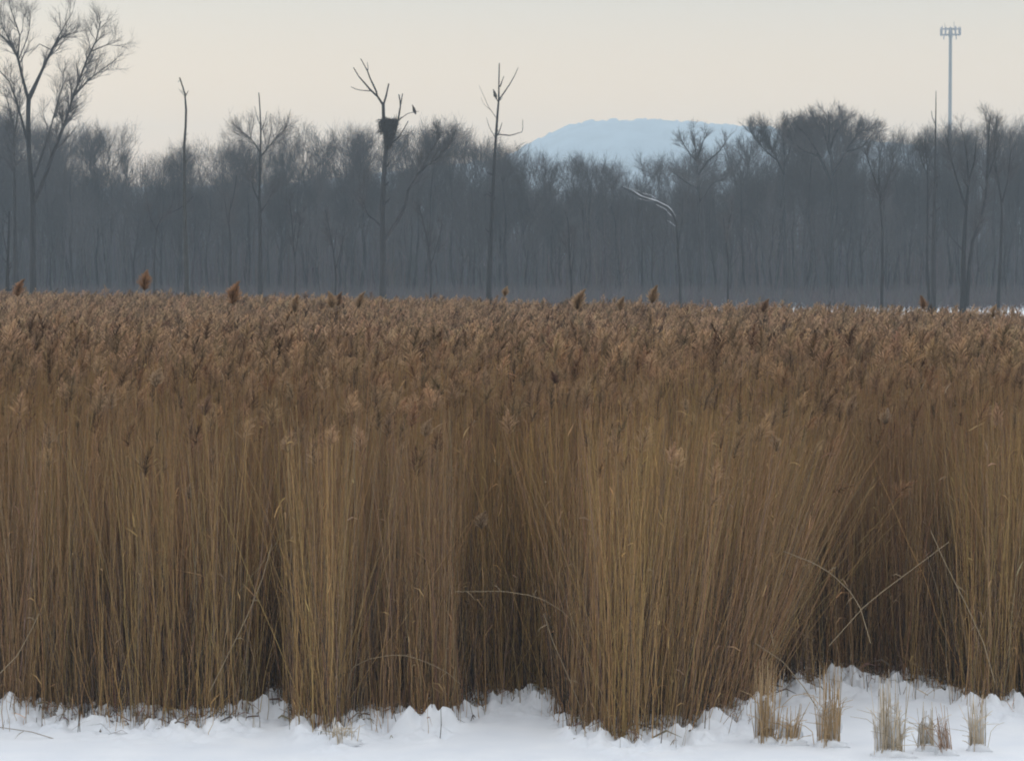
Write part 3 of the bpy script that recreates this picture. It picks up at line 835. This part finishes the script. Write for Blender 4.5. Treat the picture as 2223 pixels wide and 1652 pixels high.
# leaves and torn sheaths
nl = 9000
q = rng.integers(n, size=nl); f = rng.uniform(.15, .98, nl); i = np.clip((f * 6).astype(int), 0, 5); fr = (f * 6 - i)[:, None]
b = P[q, i] * (1 - fr) + P[q, i + 1] * fr
th = rng.random(nl) * 6.283; el = rng.uniform(.3, 1.35, nl); ll = rng.uniform(.05, .22, nl)
dr = np.stack([np.cos(th) * np.cos(el), np.sin(th) * np.cos(el), np.sin(el)], 1)
p1 = b + dr * ll[:, None] * .5; p2 = p1 + nrm(dr + np.array([0, 0, -.9]) * rng.random((nl, 1))) * ll[:, None] * .5
LP = np.stack([b, p1, p2], 1)
sd = nrm(np.cross(dr, rng.normal(size=(nl, 3))))
ra.ribbons(LP, sd[:, None] * np.array([.004, .006, .001])[None, :, None] * rng.uniform(.6, 1.3, (nl, 1, 1)), cs[q] * rng.uniform(.8, 1.35, (nl, 1)), 0)

# the bed behind
def zone(D0, D1, dens, K, Tm, psc, seed):
    rng = np.random.default_rng(seed)
    hw = 512 / F * D1 + 4
    n0 = int(dens * 2 * hw * (D1 - D0))
    X = rng.uniform(-hw, hw, n0); D = rng.uniform(D0, D1, n0)
    ok = (np.abs(X) < 512 / F * D + 3.5) & (D < back_D(X, D) + 4 * (noise2(X * .5, D * .1, 8) - .5)) & (rng.random(n0) < .15 + 1.2 * fbm(X * .7, D * .7, 13, 2))
    X, D = X[ok], D[ok]; n = len(X)
    H = canopy(X, D) + rng.normal(size=n) * np.interp(D, [50, 80], [.20, .14])
    H -= np.where(rng.random(n) < .3, rng.uniform(0, .5, n), 0)
    lx = (noise2(X * .5, D * .5, 61) - .5) * .14 + rng.normal(size=n) * .05; ly = rng.normal(size=n) * .05
    P = stem_paths(rng, X, D, H, lx, ly, K, np.abs(rng.normal(size=n)) * .18)
    R = rng.uniform(.0034, .006, n)[:, None] * np.linspace(1, .5, K)[None]
    cs = stem_cols(rng, X, D)
    ra.tubes(P, R, 3, cs, 0)
    pm = rng.random(n) < np.interp(D, [36, 44, 52, 62], [.04, .09, .38, .85])
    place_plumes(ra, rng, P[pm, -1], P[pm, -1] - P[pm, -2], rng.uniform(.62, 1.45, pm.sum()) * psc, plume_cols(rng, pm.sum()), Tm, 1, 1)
    nl = int(n * .8); q = rng.integers(n, size=nl)
    b = P[q, -1] - (P[q, -1] - P[q, 0]) * rng.uniform(.02, .4, nl)[:, None]
    th = rng.random(nl) * 6.283
    dr = np.stack([np.cos(th) * .6, np.sin(th) * .6, rng.uniform(.1, 1.2, nl)], 1); ll = rng.uniform(.15, .4, nl)[:, None]
    LP = np.stack([b, b + nrm(dr) * ll * .5, b + nrm(dr) * ll * .5 + nrm(dr + [0, 0, -1.2]) * ll * .5], 1)
    sd = nrm(np.cross(dr, rng.normal(size=(nl, 3))))
    ra.ribbons(LP, sd[:, None] * np.array([.005, .007, .001])[None, :, None], cs[q], 0)
    return n
print('mid reeds', zone(36.5, 52, 62, 4, [plume_template(np.random.default_rng(400 + k), 70, 3, .0040, .30, 1.15) for k in range(8)], 1.25, 12),
      zone(52, 145, 17, 3, FAR_T, 1.32, 13))
tag(ra.build('reed_bed', [M_STEM, M_PLUME]), 'dense bed of tall dry tan reeds with brown feathery heads standing in snow', 'reeds', kind='stuff')

# reeds told apart: heads that stand above the bed
def tall_reed(x, y, hpx, D, label, seed, col, lean=0.0):
    rng = np.random.default_rng(seed)
    Lp = hpx * K_ / F * D
    tip = np.array(W(x, y + hpx, D))
    bx = tip[0] - lean
    z0 = float(ground_z(np.array(bx), np.array(D))) - .04
    e = empty('tall_reed', (bx, D, z0), label, 'reed', 'reed heads standing above the bed')
    s = np.linspace(0, 1, 8)[:, None]
    P = np.concatenate([lean * s ** 1.8, 0 * s, s * (tip[2] - z0)], 1)
    a = Acc(); a.tubes(P[None], np.linspace(.0062, .003, 8)[None], 5, np.array([C_STEM])); a.build('stem', M_STEM, e)
    a = Acc(); T = [plume_template(rng, 420, 4, .0050, .30, 1.25, .10)]
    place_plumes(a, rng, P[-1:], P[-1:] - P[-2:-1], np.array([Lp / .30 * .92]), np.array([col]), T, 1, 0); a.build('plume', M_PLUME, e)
    for k in range(3):
        a = Acc()
        b = P[3 + k]; th = rng.random() * 6.28; d = np.array([math.cos(th) * .5, math.sin(th) * .5, .7])
        a.ribbons(np.array([[b, b + d * .18, b + d * .30 - [0, 0, .08]]]), np.array([[[.006, 0, 0], [.007, 0, 0], [.001, 0, 0]]]), np.array([C_STEM]))
        a.build('leaf', M_STEM, e)
red = np.array([.36, .215, .125]); tan = np.array([.42, .30, .19]); brn = np.array([.30, .19, .12])
for k, (x, y, h, D, lab, c, ln) in enumerate([
    (313, 578, 52, 38, 'tallest rust-brown reed head standing clear of the bed at left', red, .1),
    (505, 602, 58, 37, 'rust-brown reed head in front of the wood left of the spike-topped tree', red, -.1),
    (38, 598, 45, 44, 'reddish reed head beside the dark stub at the far left', red, .1),
    (640, 634, 44, 40, 'nodding tan reed head rising just over the bed left of the nest tree', tan, -.15),
    (720, 626, 42, 42, 'pale tan reed head, left one of a close pair', tan, .1),
    (734, 628, 36, 44, 'brown reed head, right one of a close pair', brn, -.1),
    (779, 626, 42, 40, 'upright pale-rimmed reed head left of the nest tree trunk', tan, .05),
    (1096, 616, 26, 48, 'small round reed head in front of the forked snag trunk', tan, .15),
    (1254, 619, 52, 37, 'large pale pointed reed head near the middle of the bed', tan, .05),
    (1347, 638, 36, 42, 'nodding reed head low over the bed right of the middle', tan, -.1),
    (1416, 612, 46, 38, 'large pale onion-shaped reed head under the snowy bent branch', tan, .0),
    (1657, 642, 36, 42, 'nodding brown reed head right of the middle of the bed', brn, .15),
    (2004, 636, 34, 42, 'dark reed head in front of the straight dead pole', brn, .1),
    (2155, 655, 34, 42, 'pale reed head by the snow patch near the right edge', tan, .1)]):
    tall_reed(x, y, h, D, lab, 500 + k, c, ln)
# lower heads told apart among the front stems
for k, (x, y, h, lab, c) in enumerate([
    (338, 790, 50, 'pale-edged reed head low among the stems below the tallest rust head', tan), (445, 850, 52, 'dark-cored reed head standing alone among the upright stems at left', brn),
    (625, 930, 52, 'pale curled reed head low among the stems left of the middle', tan), (1205, 800, 32, 'small very dark reed head in the middle of the stems', np.array([.16, .09, .06])),
    (1685, 935, 44, 'drooping pale-rimmed reed head over the leaning stems', tan), (1045, 1100, 48, 'reed head hanging low in front of the dark gap', tan),
    (410, 1040, 42, 'faint reed head low in the front stems at left', tan), (1845, 850, 50, 'tall narrow pale reed head over the right half', tan),
    (1922, 880, 40, 'short pale reed head at the right among the brown heads', np.array([.46, .36, .27])), (925, 900, 48, 'ragged tan reed head above the dark gap left of the middle', tan)]):
    tall_reed(x, y, h, 33.6 if x > 1800 else 30.2, lab, 540 + k, c, .05 * (-1) ** k)

# bent stems that cross the stand
def bent(pts, D, label, seed, r=.0055, name='bent_reed', col=(.36, .28, .18)):
    rng = np.random.default_rng(seed)
    P = poly(pts, D, rng, 20, .06)
    b = P[0].copy(); e = empty(name, tuple(b), label, 'reed', 'bent and leaning reed stems')
    a = Acc(); a.tubes((P - b)[None], np.linspace(r * 1.1, r * .7, 20)[None], 5, np.array([col])); a.build('stem', M_STEM, e)
    for k in (7, 12, 17):
        a = Acc()
        d = nrm(rng.normal(size=3) * .5 + [0, -.1, -.2]); p = P[k] - b
        a.ribbons(np.array([[p, p + d * .07, p + d * .13 - [0, 0, .03]]]), np.array([[[0, 0, .004], [0, 0, .005], [0, 0, .001]]]), np.array([col]))
        a.build('leaf', M_STEM, e)
bent([(748, 1560), (752, 1492), (763, 1448), (801, 1429), (850, 1420), (886, 1422), (927, 1436), (968, 1456), (1000, 1484)], 29.3, 'thin pale stem arched like a hoop over the snowy gap', 601)
bent([(1240, 1345), (1220, 1325), (1180, 1300), (1146, 1290), (1091, 1282), (985, 1283)], 29.6, 'stem bowing left across the dark gap left of the leaning sheaf', 602, .0045)
bent([(1890, 1395), (1869, 1322), (1847, 1284), (1806, 1245), (1767, 1221), (1700, 1195)], 29.4, 'stem arching over the dark recess at right', 603)
bent([(1800, 1400), (1874, 1317), (1918, 1281), (1984, 1232), (2060, 1175)], 29.8, 'stem leaning up to the right across the dark recess', 604)
bent([(2160, 1480), (2135, 1393), (2099, 1314), (2052, 1221), (2020, 1150)], 29.3, 'pale stem leaning left at the right end of the dark recess', 605)
bent([(235, 1648), (192, 1634), (123, 1604), (68, 1587), (0, 1577), (-60, 1575)], 28.4, 'fallen stem lying over the open snow at the lower left', 606, .006, col=(.36, .31, .26))
bent([(0, 1460), (38, 1421), (68, 1366), (85, 1330)], 29.3, 'stem leaning right at the left edge just above the snow', 607)
bent([(455, 1500), (470, 1470), (537, 1336), (570, 1254), (590, 1180)], 29.2, 'long stem slanting up to the right across the left stand', 608)
bent([(1270, 1560), (1235, 1470), (1200, 1390), (1180, 1330)], 29.0, 'stem slanting to the left at the foot of the leaning sheaf', 609)
bent([(1790, 1560), (1745, 1490), (1700, 1435), (1640, 1395)], 29.2, 'stem fallen to the left beside the snowy right bay', 610)

bent([(1660, 1528), (1682, 1562), (1702, 1586), (1728, 1606)], 28.75, 'dark fallen stalk between the two left stubble clumps', 611, .010, col=(.10, .08, .07))

# ------------------------------------------------------------------ litter at the foot of the reeds, with dark stems added as shade
la = Acc(); rng = np.random.default_rng(15)
n0 = 20000
X = rng.uniform(-9, 9, n0); D = rng.uniform(27.8, 35, n0); d = D - edge_D(X, D)
ok = (rng.random(n0) < np.where(d < 0, .35 * np.exp(d / .22), np.clip(.9 - d * .12, .1, 1))) & (d > -1.0)
X, D = X[ok], D[ok]; n = len(X)
z = ground_z(X, D) + rng.random(n) * .02
th = rng.random(n) * 6.283; el = rng.normal(size=n) * .35 + .25; L = rng.uniform(.06, .38, n)
dr = np.stack([np.cos(th) * np.cos(el), np.sin(th) * np.cos(el), np.sin(el)], 1)
b = np.stack([X, D, z], 1); p1 = b + dr * L[:, None] * .5; p2 = p1 + nrm(dr + np.array([0, 0, -.8])) * L[:, None] * .5
c = np.array([[.20, .15, .11]]) * rng.uniform(.4, 1.7, (n, 1)) * (1 + .08 * rng.normal(size=(n, 3)))
la.ribbons(np.stack([b, p1, p2], 1), nrm(np.cross(dr, rng.normal(size=(n, 3))))[:, None] * np.array([.006, .009, .002])[None, :, None] * rng.uniform(.5, 1.5, (n, 1, 1)), c)
n0 = 42000  # low dark stems added inside the bed, their colour standing in for shade
X = rng.uniform(-9, 9, n0); D = rng.uniform(28.2, 36, n0)
d = D - edge_D(X, D) + .55 * (fbm(X * 2.3, D * .4, 55, 2) - .5)
ok = (d > -.02) & (rng.random(n0) < .4 + .6 * np.clip(d / .5, 0, 1)) & (rng.random(n0) < .45 + .6 * fbm(X * 1.5, D * 1.5, 14, 2))
X, D = X[ok], D[ok]; n = len(X)
h = rng.uniform(.15, 1, n) ** 1.6 * 2.1
P = stem_paths(rng, X, D, h, rng.normal(size=n) * .16, rng.normal(size=n) * .12, 4, np.abs(rng.normal(size=n)) * .10)
la.tubes(P, rng.uniform(.003, .0055, n)[:, None] * np.linspace(1, .5, 4)[None], 3, np.array([[.105, .078, .062]]) * rng.uniform(.5, 1.4, (n, 1)) * (1 + .08 * rng.normal(size=(n, 3))))
n0 = 5200
X = rng.uniform(-9, 9, n0); D = rng.uniform(27.8, 34, n0); d = D - edge_D(X, D)
ok = (d > -1.05) & (d < .15) & (rng.random(n0) < .85 * np.exp(np.minimum(d, 0) / .34)) & (rng.random(n0) < .2 + 1.1 * fbm(X * 1.6, D * .8, 24, 2))
X, D = X[ok], D[ok]; n = len(X)
P = stem_paths(rng, X, D, rng.uniform(.10, .5, n), rng.normal(size=n) * .10, rng.normal(size=n) * .10, 3, np.abs(rng.normal(size=n)) * .03)
la.tubes(P, rng.uniform(.003, .006, n)[:, None] * np.array([[1, .9, .6]]), 3, np.array([[.15, .105, .075]]) * rng.uniform(.4, 1.8, (n, 1)) * (1 + .08 * rng.normal(size=(n, 3))))
tag(la.build('reed_litter_and_shade_stems', M_STEM), 'dark broken stems and leaves littering the foot of the reeds, some added as shade', 'reed litter', kind='stuff')

# ------------------------------------------------------------------ snow-capped stubble clumps in the right bay
def blob(acc, c, r, rng, nu=14, nv=9):
    u = np.linspace(0, 2 * np.pi, nu, endpoint=False); v = np.linspace(0.02, np.pi - .02, nv)
    U, V = np.meshgrid(u, v)
    q = np.minimum(U, 2 * np.pi - U)
    k = 1 + 1.1 * (fbm(q * 1.6 + c[0] * 9, V * 2.4 + c[1] * 7, 5, 3) - .5) * np.sin(V)
    p = np.stack([np.sin(V) * np.cos(U) * r[0], np.sin(V) * np.sin(U) * r[1], np.cos(V) * r[2]], -1) * k[..., None] + np.asarray(c)
    i = (np.arange(nv - 1)[:, None] * nu + np.arange(nu)[None]); j = (np.arange(nv - 1)[:, None] * nu + (np.arange(nu)[None] + 1) % nu)
    acc.add(p, np.stack([i, i + nu, j + nu, j], -1))
def clump(x, ytop, ybase, wpx, label, seed, n, colr, cap=1.0, lean=0.0):
    rng = np.random.default_rng(seed)
    yb = ybase * K_
    D = F * HC / (yb - YH)
    bx = (x * K_ - 512) / F * D
    H = (ybase - ytop) * K_ / F * D * 1.22
    w = wpx * K_ / F * D * .38
    z0 = float(ground_z(np.array(bx), np.array(D)))
    e = empty('reed_stubble', (bx, D, z0 - .03), label, 'reed stubble', 'broken reed stubble clumps in the snowy bay')
    q = rng.random(n) * 6.283; rr = np.sqrt(rng.random(n)) * w * np.where(rng.random(n) < .10, 1.5, 1)
    b = np.stack([rr * np.cos(q), rr * np.sin(q) * .8, 0 * q], 1)
    h = H * np.where(rng.random(n) < .3, rng.uniform(.2, .8, n), rng.uniform(.75, 1.08, n))
    sp = np.stack([b[:, 0] * .05 + rng.normal(size=n) * .030 * (1 + 3 * (rng.random(n) < .12)) + lean * h, b[:, 1] * .3 + rng.normal(size=n) * .06, h], 1)
    s = np.linspace(0, 1, 5)[None, :, None]
    fold = rng.random(n)[:, None] < .45
    P = b[:, None] + sp[:, None] * s
    bend = np.where(fold, np.stack([rng.normal(size=n) * .14, rng.normal(size=n) * .1, -h * .35], 1), 0)
    P = P + bend[:, None] * np.clip(s - .6, 0, 1) * 2.2
    a = Acc(); a.tubes(P, rng.uniform(.003, .006, n)[:, None] * np.array([1, 1, .9, .8, .5])[None], 3, np.array([colr]) * rng.uniform(.6, 1.2, (n, 1))); a.build('stalks', M_STEM, e)
    if cap:
        a = Acc()
        cx, cy, cz = lean * H * .6, w * .75, H * .22
        blob(a, (cx, cy, cz), (w * 1.05, w * .6, H * .36), rng, 30, 20)
        blob(a, (lean * H * .1, w * .1, -.015), (w * 1.7, w * 1.3, .12), rng, 30, 16)
        for k in range(int(5 * cap)):
            a_ = rng.random() * 6.283
            blob(a, (cx + math.cos(a_) * w * .7, cy + math.sin(a_) * w * .35, cz + H * rng.uniform(.0, .3)), (w * rng.uniform(.25, .5), w * rng.uniform(.25, .4), H * .13 * rng.uniform(.6, 1.3)), rng, 18, 12)
        a.build('snow_cap', M_SNOW, e)
pale = (.66, .55, .40); gold = (.58, .41, .23)
clump(1662, 1470, 1615, 60, 'tall stubble clump leaning against the right flank of the reed stand', 701, 70, gold, .6)
clump(1712, 1545, 1618, 60, 'low ochre heap of broken reed beside a dark fallen stalk', 702, 60, gold, .3, .1)
clump(1800, 1478, 1622, 62, 'tallest golden stubble clump standing upright in the snowy bay', 703, 75, gold, .8)
clump(1932, 1500, 1645, 80, 'widest pale stubble clump in the snowy bay', 704, 85, pale, 1.6)
clump(2012, 1540, 1632, 46, 'small pale stubble clump right of the widest one', 705, 40, pale, .9)
clump(2054, 1555, 1642, 40, 'short leaning stubble clump with reddish stalks', 706, 36, (.50, .33, .22), .5, -.12)
clump(2122, 1530, 1632, 44, 'narrow stubble clump below the right-hand stand with dark foot', 707, 42, pale, .7)
clump(742, 1575, 1622, 60, 'stubble clump poking out of the snow under the left stand', 708, 40, pale, .8)

# ------------------------------------------------------------------ haze
hz = Acc(); box(hz, (0, 1130, 58), (1560, 1200, 60), 0)
hm = bpy.data.materials.new('haze'); hm.use_nodes = True
hn = hm.node_tree.nodes; hn.remove(hn['Principled BSDF'])
pv = hn.new('ShaderNodeVolumePrincipled'); pv.inputs['Color'].default_value = (.615, .745, .83, 1); pv.inputs['Density'].default_value = .00051
hm.node_tree.links.new(pv.outputs[0], hn['Material Output'].inputs['Volume'])
tag(hz.build('haze', hm), 'thin pale winter haze fading the wood and the hill', 'haze', kind='stuff')
